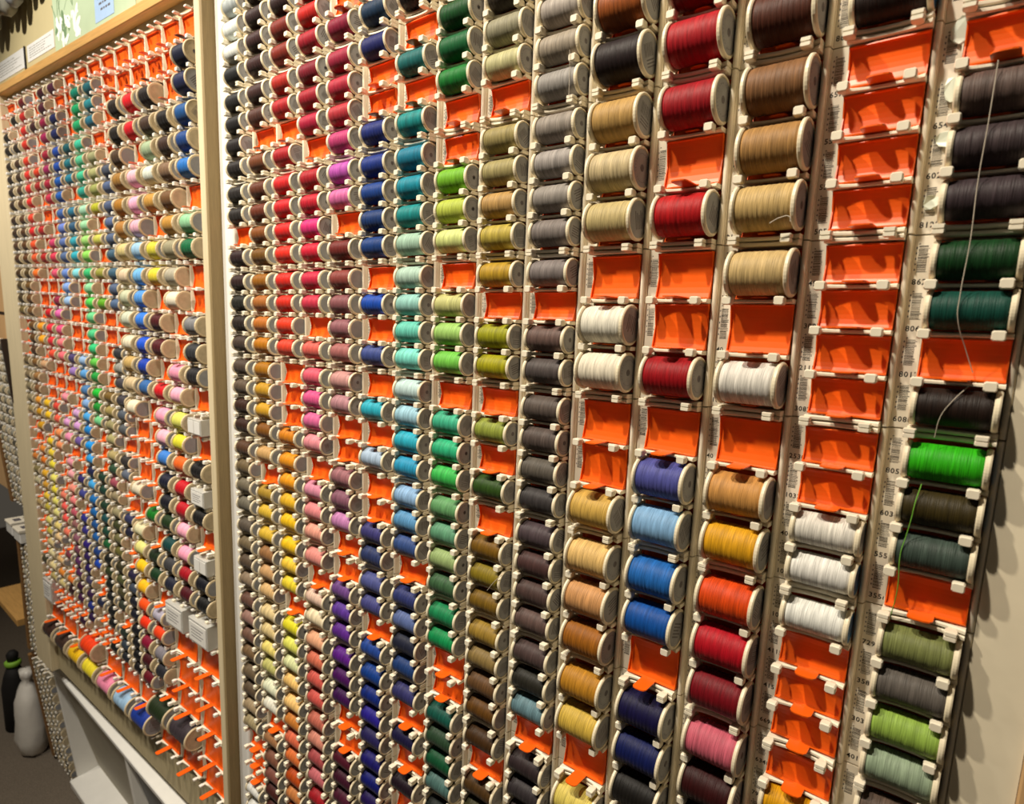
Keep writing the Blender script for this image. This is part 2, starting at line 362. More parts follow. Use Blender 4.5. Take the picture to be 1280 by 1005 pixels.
# left panel, columns from the post to the left edge
LEFT = [
(-2, '3', "E 141c3c 182450 1c5a90 1a4c88 2c78bc E 98c8a0 0a7048 E E 88888a 3a3c40 2a282c E E E 181618 E 161416 E E 181a28 161616"),
(-2, '3', "E E E 1c1412 4a342a 8a7058 7a5a38 c09448 a09a80 b0aa98 e4dcc8 E E e8a0b8 eab0c4 d8d870 d8d440 e07028 c01028 b80c28 f0b0c4 f0a8c0 a80c28 580c20"),
(-2, '3', "E E 241a18 503c30 a8b898 dfe4d8 c89c50 E d8d050 e0d048 E 58101c 5c1020 E d01828 f0a8c0 f0b8c8 4888d0 181c38 161628 24401c 0c4c4c 48484c 282c40"),
(-2, '3', "E E d01828 c81028 E f0c0cc f0b8d0 e8b8c8 a8cce4 80bce8 60a0e0 4088e0 1c60d0 1048b0 3c70a8 E E E E E 108028 E 243820 144424 E b8b4c4 e85020 8c8890 34343c E"),
(-2, '3', "E E 2c2018 282018 584430 a88040 b08030 b88848 d8c890 e0ccb0 c8ccb0 d0d4c0 e4dcc4 c8ac70 d0bc98 e8e0c8 E E E e4dcc4 E e0dcb8 e0dc90 f0c820 f0c020 f06018 e84010 901040 500c1c 701028"),
(-2, '4', "E E E E E E 586070 607090 5c6a88 68789c 60708c 4c6c80 4c7084 60708c 5c7494 E E 3c4048 a0a098 504c54 48444c 5c6470 606468 E 403c3c 6c7484 E E 3c4068 242440 E E 30284c 485060 1c2030 181c30 141420 101018 141418 101014"),
(-2, '4', "E 2c7078 349098 347c90 E a8a880 b4b480 a4a868 b8b830 E c8c860 E a0a048 E 6cac20 E E E E E 806830 a89860 a09870 b0a878 b8a878 385840 a85868 988c70 a09878 484c28 787450 706c38 403c20 585c38 504c30 3c4438 E 2c3c34 404c58 282c34"),
(-2, '4', "E 149078 20a870 2cb078 50c8a8 68c8a0 50c8a0 30a898 b0dcc0 a8dcb0 a8d880 98d868 40c080 98d8a8 60d060 78d098 58c890 38c888 70c858 24a048 20c040 189838 80d098 E E E 204838 18483c 184430 18585c 1c5040 18683c 141c18 384424 141c18 1c2024 101418 101418 E 101414"),
(-2, '4', "E E E E 106870 18808c 1c88a0 E 30809c 386888 38a8b8 30b0c0 90dce4 E E E E E a0c0e4 68a8dc 5888b8 90b4e0 58b0e8 1c8cd0 18a0e8 40a4e0 202858 50b0e8 1878b8 1870b0 1c5c98 2068a8 204888 2050b0 E E 283050 E E E"),
(-2, '4', "5c2844 E 202c64 20306c 2858b0 1858b0 1068b8 1068b8 4870b0 7890d8 6880b8 6078a0 7898d8 90b0e8 a8c8ec E E E 584c80 a888c8 E E d8b0dc d8a8dc 7c64a8 E E 403480 4c5098 E 383c98 40388c 382080 381c64 301868 50486c 402050 283888 381850 E"),
(-2, '4', "501828 5c2038 a01c50 a81c60 a81040 a82068 b01c44 c83058 E E d04878 d84060 e06080 E a02050 e878b8 e86090 f08890 f07c88 E E f0a0b0 E e0a8d8 f0a0c0 E f0a8b8 f0b0b8 f0a090 f09090 c86878 a07070 986878 804c60 68386c 603060 481840 502050 E 401840"),
(-2, '4', "E E 481420 E E d84820 a81c1c E E b81020 E b81c1c E E E d01830 e83850 e03848 e85c40 E E E e05848 f07058 f0a068 f0a070 E E E f09078 f07068 f06860 f08870 E 904858 E e88838 401820 E E"),
(-2, '4', "781420 c02820 d03028 d03820 d84020 d83828 d82c28 d82c28 e04828 d82830 e86030 e06838 f08028 E E E f0a828 f0b020 E d8b088 E E f0c830 f0c828 E f0d030 f0d850 f0e050 f0e880 f0e050 ece480 ece498 f0dc90 f0d0a0 E f0c890 e89840 d8c890 E E"),
(-2, '4', "E 241810 E 342414 4c3018 442c14 543820 5c3c18 5c3814 5c3c1c 684418 684010 584410 7c5c28 745020 806038 7c5828 6c4c1c 5c3c20 8c6838 a88050 8c6440 e8a840 d0a020 d0a018 E e89840 e88828 e8b838 d8a840 f0d048 c8b850 e8dc80 d0c060 e0cc98 e8dcb0 ecdca8 c0b078 E E"),
(-2, '4', "E E 2c2010 2c2010 302010 302014 342418 3c2818 442c18 44301c 5c4028 5c3c20 503818 5c4c28 504020 7c6c40 E E E 7c6c4c 8c7c60 908468 988c70 a89870 E E E d08840 8c8058 c0b898 E b8a070 E E E E 504c38 E E E"),
]
# left panel, wide sections at the foot: (distance of the right edge from the panel's right edge, first row, colours)
WIDE = [(0.0, 6.0, "E E E E E E"), (1.5, 6.0, "E E E E 4a4248 E"), (3.0, 8.0, "2c3c20 E"), (4.5, 8.0, "E 2848a0"),
        (6.0, 8.0, "E a8c8e4"), (7.5, 8.0, "E f09ab8"), (9.0, 8.0, "f05018 f0e040"), (10.5, 8.0, "E f0c820"), (12.0, 8.0, "E 503c34"), (13.5, 8.0, "E 4c342c")]
NUM = {(14, 0): ("864", "657", "553", "505"), (13, 0): None,
       (14, -1): ("6512", "6590", "6540", "6540"),}
TEXTS = {(13, -1): ("", "", "", "864"), (13, 0): ("657", "553", "553", "505"), (13, 1): ("4578", "3083", "2115", "3082"), (13, 2): ("2530", "1033", "400", "100"), (13, 3): ("100", "4115", "4151", "6690"), (13, 4): ("6348", "791", "", ""),
         (14, 0): ("", "6540", "6023", "8122"), (14, 1): ("8620", "8061", "8017", "6080"), (14, 2): ("8053", "6034", "5556", "3556"), (14, 3): ("7297", "3587", "3037", "4011"),
         (12, -1): ("", "", "957"), (12, 0): ("", "", "21"), (12, 1): ("10", "40", "10"), (12, 2): ("40", "63", "82")}

# ------------------------------------------------------------------ words for the labels
ORD = "zeroth first second third fourth fifth sixth seventh eighth ninth tenth eleventh twelfth thirteenth fourteenth fifteenth sixteenth".split()
NUMW = "no one two three four five six".split()
def cname(h):
    r, g, b = (int(h[i:i + 2], 16) / 255 for i in (0, 2, 4))
    hu, s, v = colorsys.rgb_to_hsv(r, g, b); hu *= 360
    if s < .14:
        return 'black' if v < .16 else 'charcoal' if v < .34 else 'grey' if v < .6 else 'pale grey' if v < .8 else 'white'
    if v < .15: return 'black'
    if hu < 12 or hu >= 345:
        if s < .5: return 'dusty brown' if v < .5 else 'dusty pink' if v < .72 else 'pale pink'
        return 'maroon' if v < .48 else 'crimson' if hu >= 345 and v < .75 else 'red' if v < .86 else 'coral'
    if hu < 28:
        if v < .3: return 'dark brown'
        if s < .35: return 'taupe' if v < .7 else 'peach'
        if v < .62: return 'brown' if s < .72 else 'rust brown'
        return 'orange' if s > .72 else 'salmon' if hu < 18 else 'light brown'
    if hu < 46:
        if v < .3: return 'dark brown'
        if s < .3: return 'taupe' if v < .7 else 'cream'
        if v < .58: return 'brown'
        if s > .7: return 'amber' if v > .72 else 'ochre'
        return 'tan' if v < .82 else 'light tan'
    if hu < 66:
        if v < .42: return 'dark olive'
        if s < .25: return 'khaki grey' if v < .75 else 'ivory'
        if v < .7: return 'olive'
        return 'yellow' if s > .6 else 'pale yellow'
    if hu < 95:
        return 'dark moss' if v < .42 else 'sage' if s < .35 else 'lime green'
    if hu < 165:
        if v < .35: return 'dark green'
        if s < .3: return 'grey green' if v < .65 else 'pale mint'
        return 'green' if v < .64 else 'bright green' if s > .6 else 'mint green'
    if hu < 200:
        if v < .38: return 'dark teal'
        if s < .3: return 'slate' if v < .6 else 'pale aqua'
        return 'teal' if v < .62 else 'turquoise'
    if hu < 250:
        if v < .4: return 'navy'
        if s < .45: return 'slate blue' if v < .72 else 'light blue'
        return 'blue' if v < .8 else 'sky blue'
    if hu < 292:
        if v < .4: return 'dark purple'
        return 'violet' if s > .4 else 'mauve' if v < .65 else 'lilac'
    if v < .42: return 'plum'
    return 'magenta' if s > .6 else 'mauve pink' if v < .72 else 'orchid pink'

# ------------------------------------------------------------------ place sections and list the spools
def modules():
    """yield side, column, row, kind, colours, matrix"""
    for c, (s0, q, txt) in enumerate(RIGHT):
        t = txt.split(); n = K[q].n
        for i in range(0, len(t), n):
            yield 'R', c, s0 + i // n, q, t[i:i + n], Matrix.Translation(W(c, (s0 + i // n) * H, 0))
    for c, (s0, q, txt) in enumerate(LEFT):
        t = txt.split(); n = K[q].n
        for i in range(0, len(t), n):
            yield 'L', c, s0 + i // n, q, t[i:i + n], ML @ Matrix.Translation(L(-(c + 1), (s0 + i // n) * H, 0))
    for j, s0, txt in WIDE:
        t = txt.split()
        for i in range(0, len(t), 2):
            yield 'W', j, s0 + i // 2, 'B', t[i:i + 2], ML @ Matrix.Translation(L(-(j + 1.5), (s0 + i // 2) * H, 0))
def frame_mx(top, bot):
    a = W(*top); b = W(*bot); d = (b - a).normalized()
    xa = Vector((1, 0, 0)); xa = (xa - d * xa.dot(d)).normalized(); ya = xa.cross(-d); ya = -ya if ya.y < 0 else ya
    return Matrix(((xa.x, ya.x, -d.x, a.x), (xa.y, ya.y, -d.y, a.y), (xa.z, ya.z, -d.z, a.z), (0, 0, 0, 1)))
FARL = [(frame_mx((-18.75, 4.5, -.6), (-18.75, 12.6, .1)), 4 * H, 4), (frame_mx((-19.3, 14.5, .1), (-19.5, 20.5, .2)), 3 * H, 3), (frame_mx((-19.6, 20.95, .2), (-19.6, 27.0, .85)), 3 * H, 3)]
GREYS = '8d8878 9a968a 6d675a a8a294 7c7668 59544a b3ad9c 84806f'.split()
def far_modules():
    rd = random.Random(21)
    for a, (mx, hgt, wd) in enumerate(FARL):
        for c in range(wd):
            for r in range(round(hgt / H)):
                yield 'X', (a, c), r, '4', [rd.choice(GREYS) for _ in range(4)], mx @ Matrix.Translation(L(-(c + 1), r * H, 0))
def in_frame(mx, k, y0, y1, mg=25):
    ps = [px(mx @ L(x, y, z)) for x in (0, k.w) for y in (y0, y1) for z in (-.15, .3)]
    u = [p[0] for p in ps]; v = [p[1] for p in ps]
    return max(u) > -mg and min(u) < 1280 + mg and max(v) > -mg and min(v) < 1005 + mg, (max(u) - min(u)) * (max(v) - min(v))
BOXED = {('L', 0, 3, 0), ('L', 0, 4, 0), ('L', 0, 5, 0), ('W', 0.0, 6.0, 0), ('W', 1.5, 6.0, 0)}
spools = []; racks = []
for side, c, s, q, cells, mx in list(modules()) + list(far_modules()):
    k = K[q]
    ok, _ = in_frame(mx, k, 0, H)
    if not ok: continue
    racks.append((side, c, s, q, cells, mx))
    for i, h in enumerate(cells):
        if h == 'E': continue
        y = cell_y(k, i); ok, area = in_frame(mx, k, y - k.r, y + k.r, 0)
        u, v = px(mx @ L(k.w * .55, y, -.05))
        if not ok: continue
        spools.append(dict(side=side, c=c, s=s, i=i, q=q, h=h, mx=mx, y=y, area=area, v=v))
def colphrase(side, c):
    if side == 'R':
        d = 15 - c
        if d == 1: return 'rightmost column'
        if d <= 8: return f'{ORD[d]} column from right'
        return f'{ORD[c + 1]} column right of post'
    if side == 'L': return f'{ORD[c + 1]} column left of post' if c else 'first column left of post'
    if side == 'X': return f'{ORD[c[1] + 1]} column from right, {("upper", "middle", "lowest")[c[0]]} far left rack'
    return f'{ORD[int(c / 1.5) + 1]} wide column left of post'
seq = {}                                           # the run of cells down each column, for neighbours
for side, c, s, q, cells, mx in racks:
    for i, h in enumerate(cells): seq.setdefault((side, c), []).append((s, i, h))
def near(sp):
    run = seq[(sp['side'], sp['c'])]; a = [z[:2] for z in run].index((sp['s'], sp['i']))
    up = run[a - 1][2] if a else None; dn = run[a + 1][2] if a + 1 < len(run) else None
    return up, dn

# racks
cnt = {}
for side, c, s, q, cells, mx in racks:
    k = K[q]; cnt[(side, c)] = cnt.get((side, c), 0) + 1; nth = cnt[(side, c)]
    root = empty('spool_rack', mx)
    ne = sum(1 for h in cells if h == 'E')
    what = f'with {NUMW[ne]} empty slot' + ('s' if ne != 1 else '') if ne and ne < k.n else ('with all slots empty' if ne else 'full of spools')
    tag(root, f'cream rack section {what}, {ORD[nth]} down in {colphrase(side, c)}', 'spool rack',
        'rack sections of the near panel' if side == 'R' else 'rack sections of the far panel' if side != 'X' else 'rack sections at the far left')
    if side == 'X': root['label'] = f'rack section of grey spools, {ORD[nth]} down in {colphrase(side, c)}'
    if side == 'R':
        link('rack_body', BODY[q], root)
        for x, y, h in peg_spots(k): link('peg', PEG[h], root, T(x, y))
        tx = TEXTS.get((c, s))
        link('label_strip', label_mesh(k, tx, c * 50 + s) if tx else LABEL[q][(c + s) % 3], root)
    else:
        link('rack_body', BODYP[q], root)
    for i, h in enumerate(cells):
        full = h != 'E' or (side, c, s, i) in BOXED
        o = link('orange_pusher', PUSH[q, full], root, T(0, cell_y(k, i), pusher_z(k, full)))

# spools: the 300 that show largest one by one, the rest as one mass
spools.sort(key=lambda d: -d['area'])
BIG, REST = spools[:300], spools[300:]
used = {}
names = []
for sp in BIG:
    up, dn = near(sp)
    nm = lambda h: 'empty slot' if h == 'E' else cname(h)
    cn = cname(sp['h'])
    if up and dn:
        if up == 'E' and dn == 'E': rel = 'between two empty slots'
        elif up == 'E': rel = f'below empty slot and above {nm(dn)}'
        elif dn == 'E': rel = f'below {nm(up)} and above empty slot'
        else: rel = f'between {nm(up)} and {nm(dn)}'
    elif up: rel = f'below {nm(up)}'
    else: rel = f'above {nm(dn)}'
    sp['base'] = f'{cn} spool {rel}, {colphrase(sp["side"], sp["c"])}'
byl = {}
for sp in BIG: byl.setdefault(sp['base'], []).append(sp)
for b, ls in byl.items():
    ls.sort(key=lambda d: d['v'])
    for a, sp in enumerate(ls):
        if len(ls) == 1: sp['label'] = b
        else:
            w = ('upper', 'lower') if len(ls) == 2 else ('topmost', 'middle', 'lowest') if len(ls) == 3 else [ORD[x + 1] for x in range(len(ls))]
            sp['label'] = f'{w[a]} {b}'
SEEN_SP = {}
for n, sp in enumerate(BIG):
    k = K[sp['q']]; rd = random.Random(n * 7 + 3)
    left = sp['side'] != 'R'
    v = rd.randrange(3); tm, cm, dm = SP[(sp['q'], v, left)]
    ang = rd.uniform(0, 2 * PI)
    mx = sp['mx'] @ T((k.x0 + k.x1) / 2, sp['y'] + .004, -k.zc * -1 if False else 0)
    mx = sp['mx'] @ Matrix.Translation(L((k.x0 + k.x1) / 2, sp['y'] + .004, -(-k.zc))) if False else sp['mx'] @ Matrix.Translation(L((k.x0 + k.x1) / 2, sp['y'] + .004, -k.zc))
    root = empty('thread_spool', mx)
    tag(root, sp['label'], 'spool', 'thread spools on the wall racks')
    rot = Matrix.Rotation(ang, 4, 'X')
    o = link('thread', tm, root, rot); o.color = (*dye(sp['h']), 1)
    link('core', cm, root, rot)
    di = 0 if not left else (2 if rd.random() < .6 else 0)
    if not left and sp['c'] >= 13 and rd.random() < .6: di = 1
    link('end_label', dm[di], root, rot)
# the mass
def mass(rest):
    m = MB(); tint = []
    for n, sp in enumerate(rest):
        k = K[sp['q']]; mx = sp['mx'] @ Matrix.Translation(L((k.x0 + k.x1) / 2, sp['y'] + .004, -k.zc))
        a = MB(); h = (k.x1 - k.x0) / 2; r = k.r; fl = .055; left = sp['side'] != 'R'
        a0, a1 = -h + fl, h - fl; pr = [(a0 - .004, r * .3)]
        for i in range(17):
            u = i / 16; pr.append((a0 + (a1 - a0) * u, r * (.865 + .035 * abs(math.sin(PI * u * 4)))))
        a.lathe(pr + [(a1 + .004, r * .3)], 'thread_s', 20)
        nt_ = len(a.f)
        for e0, e1 in ((-h, -h + fl), (h - fl, h)):
            a.lathe([(e0, r * .93), (e0 + .012, r), (e1 - .012, r), (e1, r * .93)], 'core_l' if left else 'core', 20, smooth=False)
        a.lathe([(h - .001, r * .8), (h + .003, r * .8)], ('disc_k' if n % 5 < 3 else 'disc') if left else 'disc', 16, smooth=False)
        o = len(m.v); m.v += [mx @ v for v in a.v]
        for f, mi, sm in zip(a.f, a.m, a.sm):
            m.f.append([o + x for x in f]); m.m.append(m.mi(a.mats[mi])); m.sm.append(sm)
        tint += [dye(sp['h'])] * len(a.v)
    me = m.mesh('spool_mass')
    at = me.color_attributes.new('tint', 'FLOAT_COLOR', 'POINT')
    for i, c in enumerate(tint): at.data[i].color = (*c, 1)
    return me
o = link('thread_spool_mass', mass(REST))
tag(o, 'hundreds of small multicoloured thread spools in the far racks and beside the post', 'spools', 'thread spools on the wall racks', 'stuff')

# ------------------------------------------------------------------ storage boxes hung in the far panel
def place(name, mb, mx, parent=None):
    o = link(name, mb.mesh(name), parent)
    if parent is None: o.matrix_world = mx
    return o
def card_box(mx, w, h, d, label, split):
    root = empty('storage_box', mx); tag(root, label, 'box', 'small storage boxes in the far panel')
    m = MB(); m.box(0, w, 0, h, -d, .12, 'clear', .02); link('box_body', m.mesh('box_body'), root)
    m = MB()
    for a, b in ((.05, .48), (.52, .95)) if split else ((.06, .94),):
        m.box(w * a, w * b, h * .12, h * .9, -d - .012, -d - .001, 'white')
        if not split:
            for i in range(4): m.box(w * .16, w * (.8 - .1 * (i % 2)), h * (.3 + .13 * i), h * (.33 + .13 * i), -d - .014, -d - .0121, 'disc_ink')
    link('label_card', m.mesh('label_card'), root)
    m = MB()
    for x in (.2, .7): m.box(w * x, w * (x + .12), -.07, -.002, -d * .7, .02, 'cream', .01)
    link('clip', m.mesh('clip'), root)
def lm(j, s, q, i, x=.2, dy=0):
    k = K[q]; return ML @ Matrix.Translation(L(-(j + k.w) + x, s * H + cell_y(k, i) - k.pitch * .36 + dy, 0))
card_box(lm(0, 3, '3', 0), .72, .44, .34, 'pale box with two white cards, topmost box beside the post', True)
card_box(lm(0, 4, '3', 0), .72, .46, .34, 'clear box with one white card, below a black spool by the post', False)
card_box(lm(0, 5, '3', 0), .72, .46, .34, 'pale box with two white cards, third box down beside the post', True)
card_box(lm(0.0, 6, 'B', 0), 1.1, .74, .34, 'white lettered card box, lowest box right beside the post', False)
card_box(lm(1.5, 6, 'B', 0), 1.1, .74, .34, 'white lettered card box left of the lowest box by the post', False)
card_box(ML @ Matrix.Translation(L(-14.7, 7.55 * H, 0)), 1.0, .95, .3, 'plain white card box low at the far left end of the racks', False)

# ------------------------------------------------------------------ setting
def struct(name, mb, mx=None, label=None):
    o = link(name, mb.mesh(name))
    if mx is not None: o.matrix_world = mx
    tag(o, label, None, None, 'structure'); return o
O0 = Matrix.Translation(W(0, 0, 0))
m = MB()
m.box(-.6, 15.0, -3.2 * H, 9.2 * H, .62, .9, 'board')
m.box(15.0, 15.535, -3.2 * H, 11 * H, .02, .9, 'board')
struct('wall_back', m, O0)
m = MB(); m.box(-.6, -.02, -3.2 * H, 10 * H, .0, .6, 'white', .03); struct('trim_1', m, O0)
m = MB(); m.box(-1.0, -.73, -3.4 * H, 10.5 * H, -.30, .6, 'post', .02); m.box(-.73, -.615, -3.4 * H, 10.5 * H, -.285, .6, 'post_shade'); struct('trim_2', m, O0)  # post, with a strip on its right carrying the painted shade
m = MB(); m.box(15.54, 16.6, -3.4 * H, 11 * H, -.04, .8, 'wallwood', .02); struct('trim_3', m, O0)
# far panel: backing, frame, header, left upright
m = MB(); m.box(-15.04, .5, -2 * H - .34, 9.0 * H + 1.8, .6, .85, 'board_s')
m.box(-15.04, .5, -2 * H - .34, -2 * H - .01, .06, .6, 'board_s'); m.box(-15.04, .5, 9 * H + .04, 9 * H + 1.75, .1, .6, 'board_s')
struct('wall_far', m, ML)
m = MB(); m.box(-16.95, .5, -2 * H - .64, -2 * H - .35, -.24, .8, 'wood', .02); struct('trim_4', m, ML)
m = MB(); m.box(-16.95, -15.05, -2 * H - .34, 9 * H + 1.8, -.2, .8, 'post', .03); struct('trim_5', m, ML)
m = MB(); m.box(-26, .5, -2 * H - 9, -2 * H - .65, .02, .8, 'wall'); struct('wall_upper', m, ML)
m = MB(); m.box(-40, -16.96, -2 * H - .63, 4.0, .75, 1.2, 'wallwood'); m.box(-40, -16.96, 4.16, 13.2, .75, 1.2, 'wallwood')
struct('wall_left', m, ML)
m = MB(); m.box(-40, -16.96, 4.0, 4.16, .78, 1.2, 'dark'); struct('trim_6', m, ML)
m = MB(); m.box(-70, 45, 27.33, 27.6, -60, 30, 'carpet'); struct('floor', m, O0)
m = MB(); m.box(-60, -17.5, -12, 27.32, 9, 9.4, 'brown'); struct('wall_rear', m, O0)

# papers on the upper wall
def paper(name, label, x0, x1, y0, y1, k, extra=None, cat='paper', shear=0):
    m = MB(); m.box(x0, x1, y0, y1, 0.008, .018, k)
    root = link(name, m.mesh(name)); root.matrix_world = ML; tag(root, label, cat)
    if extra: extra(root, m)
    return root
YT = -4.70
def flower_print(root, _):
    m = MB(); rd = random.Random(4)
    for i in range(34):
        cx_, cy_ = rd.uniform(-9.2, -7.3), rd.uniform(-5.75, -5.0); r = rd.uniform(.07, .17); a = rd.uniform(0, PI)
        pts = [(cx_ + r * 1.7 * math.cos(t) * math.cos(a) - r * .7 * math.sin(t) * math.sin(a), cy_ + r * 1.7 * math.cos(t) * math.sin(a) + r * .7 * math.sin(t) * math.cos(a)) for t in [2 * PI * q / 10 for q in range(10)]]
        z = .006 - i * .0002
        m.add([L(x, y, z) for x, y in pts], [tuple(range(10))], 'flower' if i % 5 else 'leaf')
    for i in range(14):
        x = rd.uniform(-9.4, -7.0); y = rd.uniform(-6.6, -5.7); w = rd.uniform(.02, .05); h = rd.uniform(.25, .7); t = rd.uniform(-.4, .4)
        m.add([L(x, y, .0055), L(x + w, y, .0055), L(x + w + t, y - h, .0055), L(x + t, y - h, .0055)], [(0, 1, 2, 3)], 'leaf')
    link('printed_flowers', m.mesh('printed_flowers'), root)
paper('flower_poster', 'pale green poster with white flowers above the wooden rail', -9.48, -3.4, -8.2, YT, 'green_paper', flower_print, 'poster')
def lines(x0, x1, y0, y1, n, seed, k='grey'):
    def fn(root, _):
        m = MB(); rd = random.Random(seed)
        for i in range(n):
            y = y0 + (y1 - y0) * (i + .3) / n; xe = x0 + (x1 - x0) * rd.uniform(.6, 1); x = x0
            while x < xe:
                w = rd.uniform(.05, .2)
                m.add([L(x, y, .0065), L(min(x + w, xe), y, .0065), L(min(x + w, xe), y + .025, .0065), L(x, y + .025, .0065)], [(0, 1, 2, 3)], k); x += w + .06
        link('printed_lines', m.mesh('printed_lines'), root)
    return fn
paper('notice_sheet', 'white printed sheet low on the upper wall, right of the dark strap', -12.2, -9.55, -5.58, -5.04, 'white', lines(-12.0, -9.8, -5.5, -5.12, 5, 2))
paper('notice_sheet', 'white printed sheet low on the upper wall, left of the dark strap', -15.6, -12.55, -5.62, -4.96, 'white', lines(-15.4, -12.8, -5.52, -5.06, 5, 3))
def blue_lines(root, _):
    m = MB(); rd = random.Random(9)
    for i in range(3):
        x = -5.9 + .1 * i
        while x < -5.0 - .25 * (i % 2):
            w = rd.uniform(.08, .2); y = -5.62 + i * .16
            m.add([L(x, y, -.0005), L(x + w, y, -.0005), L(x + w, y + .06, -.0005), L(x, y + .06, -.0005)], [(0, 1, 2, 3)], 'disc_ink'); x += w + .05
    link('printed_lines', m.mesh('printed_lines'), root)
m = MB(); m.box(-6.12, -4.78, -6.6, -4.98, 0.0, .007, 'blue_paper')
o = link('notice_card', m.mesh('notice_card')); o.matrix_world = ML; tag(o, 'pale blue card with printed lines pinned over the green poster', 'card'); blue_lines(o, None)
m = MB(); m.box(-12.46, -12.38, -5.62, -4.72, -.03, .016, 'black', .005)
o = link('hanging_strap', m.mesh('hanging_strap')); o.matrix_world = ML; tag(o, 'short dark strap hanging between the two white printed sheets', 'strap')
# packs hanging in the top left corner
rd = random.Random(12)
m = MB(); m.box(-17.0, -8.4, -9.3, -9.15, -.8, .0, 'wood'); o = link('hanging_rail', m.mesh('hanging_rail')); o.matrix_world = ML
tag(o, 'wooden rail high in the top left corner carrying grey packs', 'rail')
for i in range(10):
    x = -14.6 + i * .62; m = MB(); h = rd.uniform(2.5, 3.1) - .06 * i; w = rd.uniform(.45, .56)
    m.loft([[(x - w * a * .5, -9.05 + h * t, -.45 - b), (x + w * a * .5, -9.05 + h * t, -.45 - b), (x + w * a * .5, -9.05 + h * t, -.45 + b), (x - w * a * .5, -9.05 + h * t, -.45 + b)]
            for t, a, b in ((0, .2, .04), (.3, .3, .06), (.5, .9, .16), (.75, 1.0, .22), (.93, .85, .2), (1, .4, .08))], ('pack', 'grey', 'disc')[i % 3], True)
    o = link('hanging_pack', m.mesh('hanging_pack')); o.matrix_world = ML
    tag(o, f'{("brownish", "dark grey", "light grey")[i % 3]} pack hanging from the top left rail, {ORD[i + 1]} from its left end', 'pack', 'packs hanging in the top left corner')

# white base cabinet under the far panel, its front leaning back towards the floor
def cabinet():
    root = empty('base_cabinet', Matrix.Translation(W(-19.2, 20.0, .02)) @ Matrix.Rotation(math.radians(6), 4, 'X'))
    tag(root, 'white base cabinet with grey inset panels under the far thread panel', 'cabinet')
    wd, ht = 18.4, 6.9
    m = MB(); m.box(0, wd, 0, .22, -.06, 4, 'white', .03); link('top_panel', m.mesh('top_panel'), root)
    m = MB(); m.box(0, .16, .222, ht, 0, 4, 'white', .03); link('side_panel', m.mesh('side_panel'), root)
    m = MB(); m.box(wd - .16, wd, .222, ht, 0, 4, 'white', .03); link('side_panel', m.mesh('side_panel'), root)
    m = MB(); m.box(9.0, 9.24, .222, ht - .3, .02, 3, 'white', .02); link('divider', m.mesh('divider'), root)
    m = MB(); m.box(.162, wd - .162, ht - .42, ht, -.35, 2, 'white', .03); link('bottom_panel', m.mesh('bottom_panel'), root)
    for x0, x1, k_ in ((.17, 8.98, 'inside'), (9.25, wd - .17, 'inset')):
        m = MB(); m.loft([[(x0, .23, .12), (x1, .23, .12), (x1, .23, 1.2), (x0, .23, 1.2)], [(x0, ht - .43, .95), (x1, ht - .43, .95), (x1, ht - .43, 1.2), (x0, ht - .43, 1.2)]], k_)
        link('inset_panel', m.mesh('inset_panel'), root)
    m = MB(); m.box(3.0, 3.9, ht - .36, ht - .08, -.362, -.352, 'paper'); m.box(3.3, 3.55, ht - .28, ht - .17, -.366, -.3625, 'ink')
    link('price_label', m.mesh('price_label'), root)
cabinet()

# brown boards beside the grey racks at the far left
for (mx, hgt, wd), nm in zip(FARL, ('upper', 'middle', 'lowest')):
    root = empty('rack_surround', mx); tag(root, f'brown wooden side and shelf boards around the {nm} far left rack of grey spools', 'boards')
    m = MB(); m.box(-wd - .3, -wd - .02, -.1, hgt + .1, -.3, .5, 'brown', .03); link('side_board', m.mesh('side_board'), root)
    m = MB(); m.box(.02, .3, -.1, hgt + .1, -.3, .3, 'dark', .03); nm == 'upper' and link('end_board', m.mesh('end_board'), root)
    m = MB(); m.box(-wd - .01, .0, hgt + .02, hgt + .14, -.1, .5, 'brown', .03); link('shelf_board', m.mesh('shelf_board'), root)
for n, (x, y, lb) in enumerate(((-23.3, 13.85, 'white flat box, left one above the middle far left rack'), (-21.9, 13.9, 'white flat box, right one above the middle far left rack'))):
    root = empty('flat_box', Matrix.Translation(W(x, y, -.3))); tag(root, lb, 'box', 'white flat boxes at the far left')
    m = MB(); m.box(-.55, .55, 0, .55, 0, .7, 'white', .04); link('box_base', m.mesh('box_base'), root)
    m = MB(); m.box(-.58, .58, -.1, .02, -.04, .74, 'paper', .03); m.box(-.25, .25, -.106, -.1, .2, .5, 'disc_ink'); link('box_lid', m.mesh('box_lid'), root)
m = MB(); m.box(-30, -24.5, 19.6, 19.95, -.1, 3.0, 'wood', .03); o = link('wooden_shelf', m.mesh('wooden_shelf'), None, Matrix.Translation(W(0, 0, 0)))
tag(o, 'light wooden shelf plank left of the middle far left rack', 'shelf')

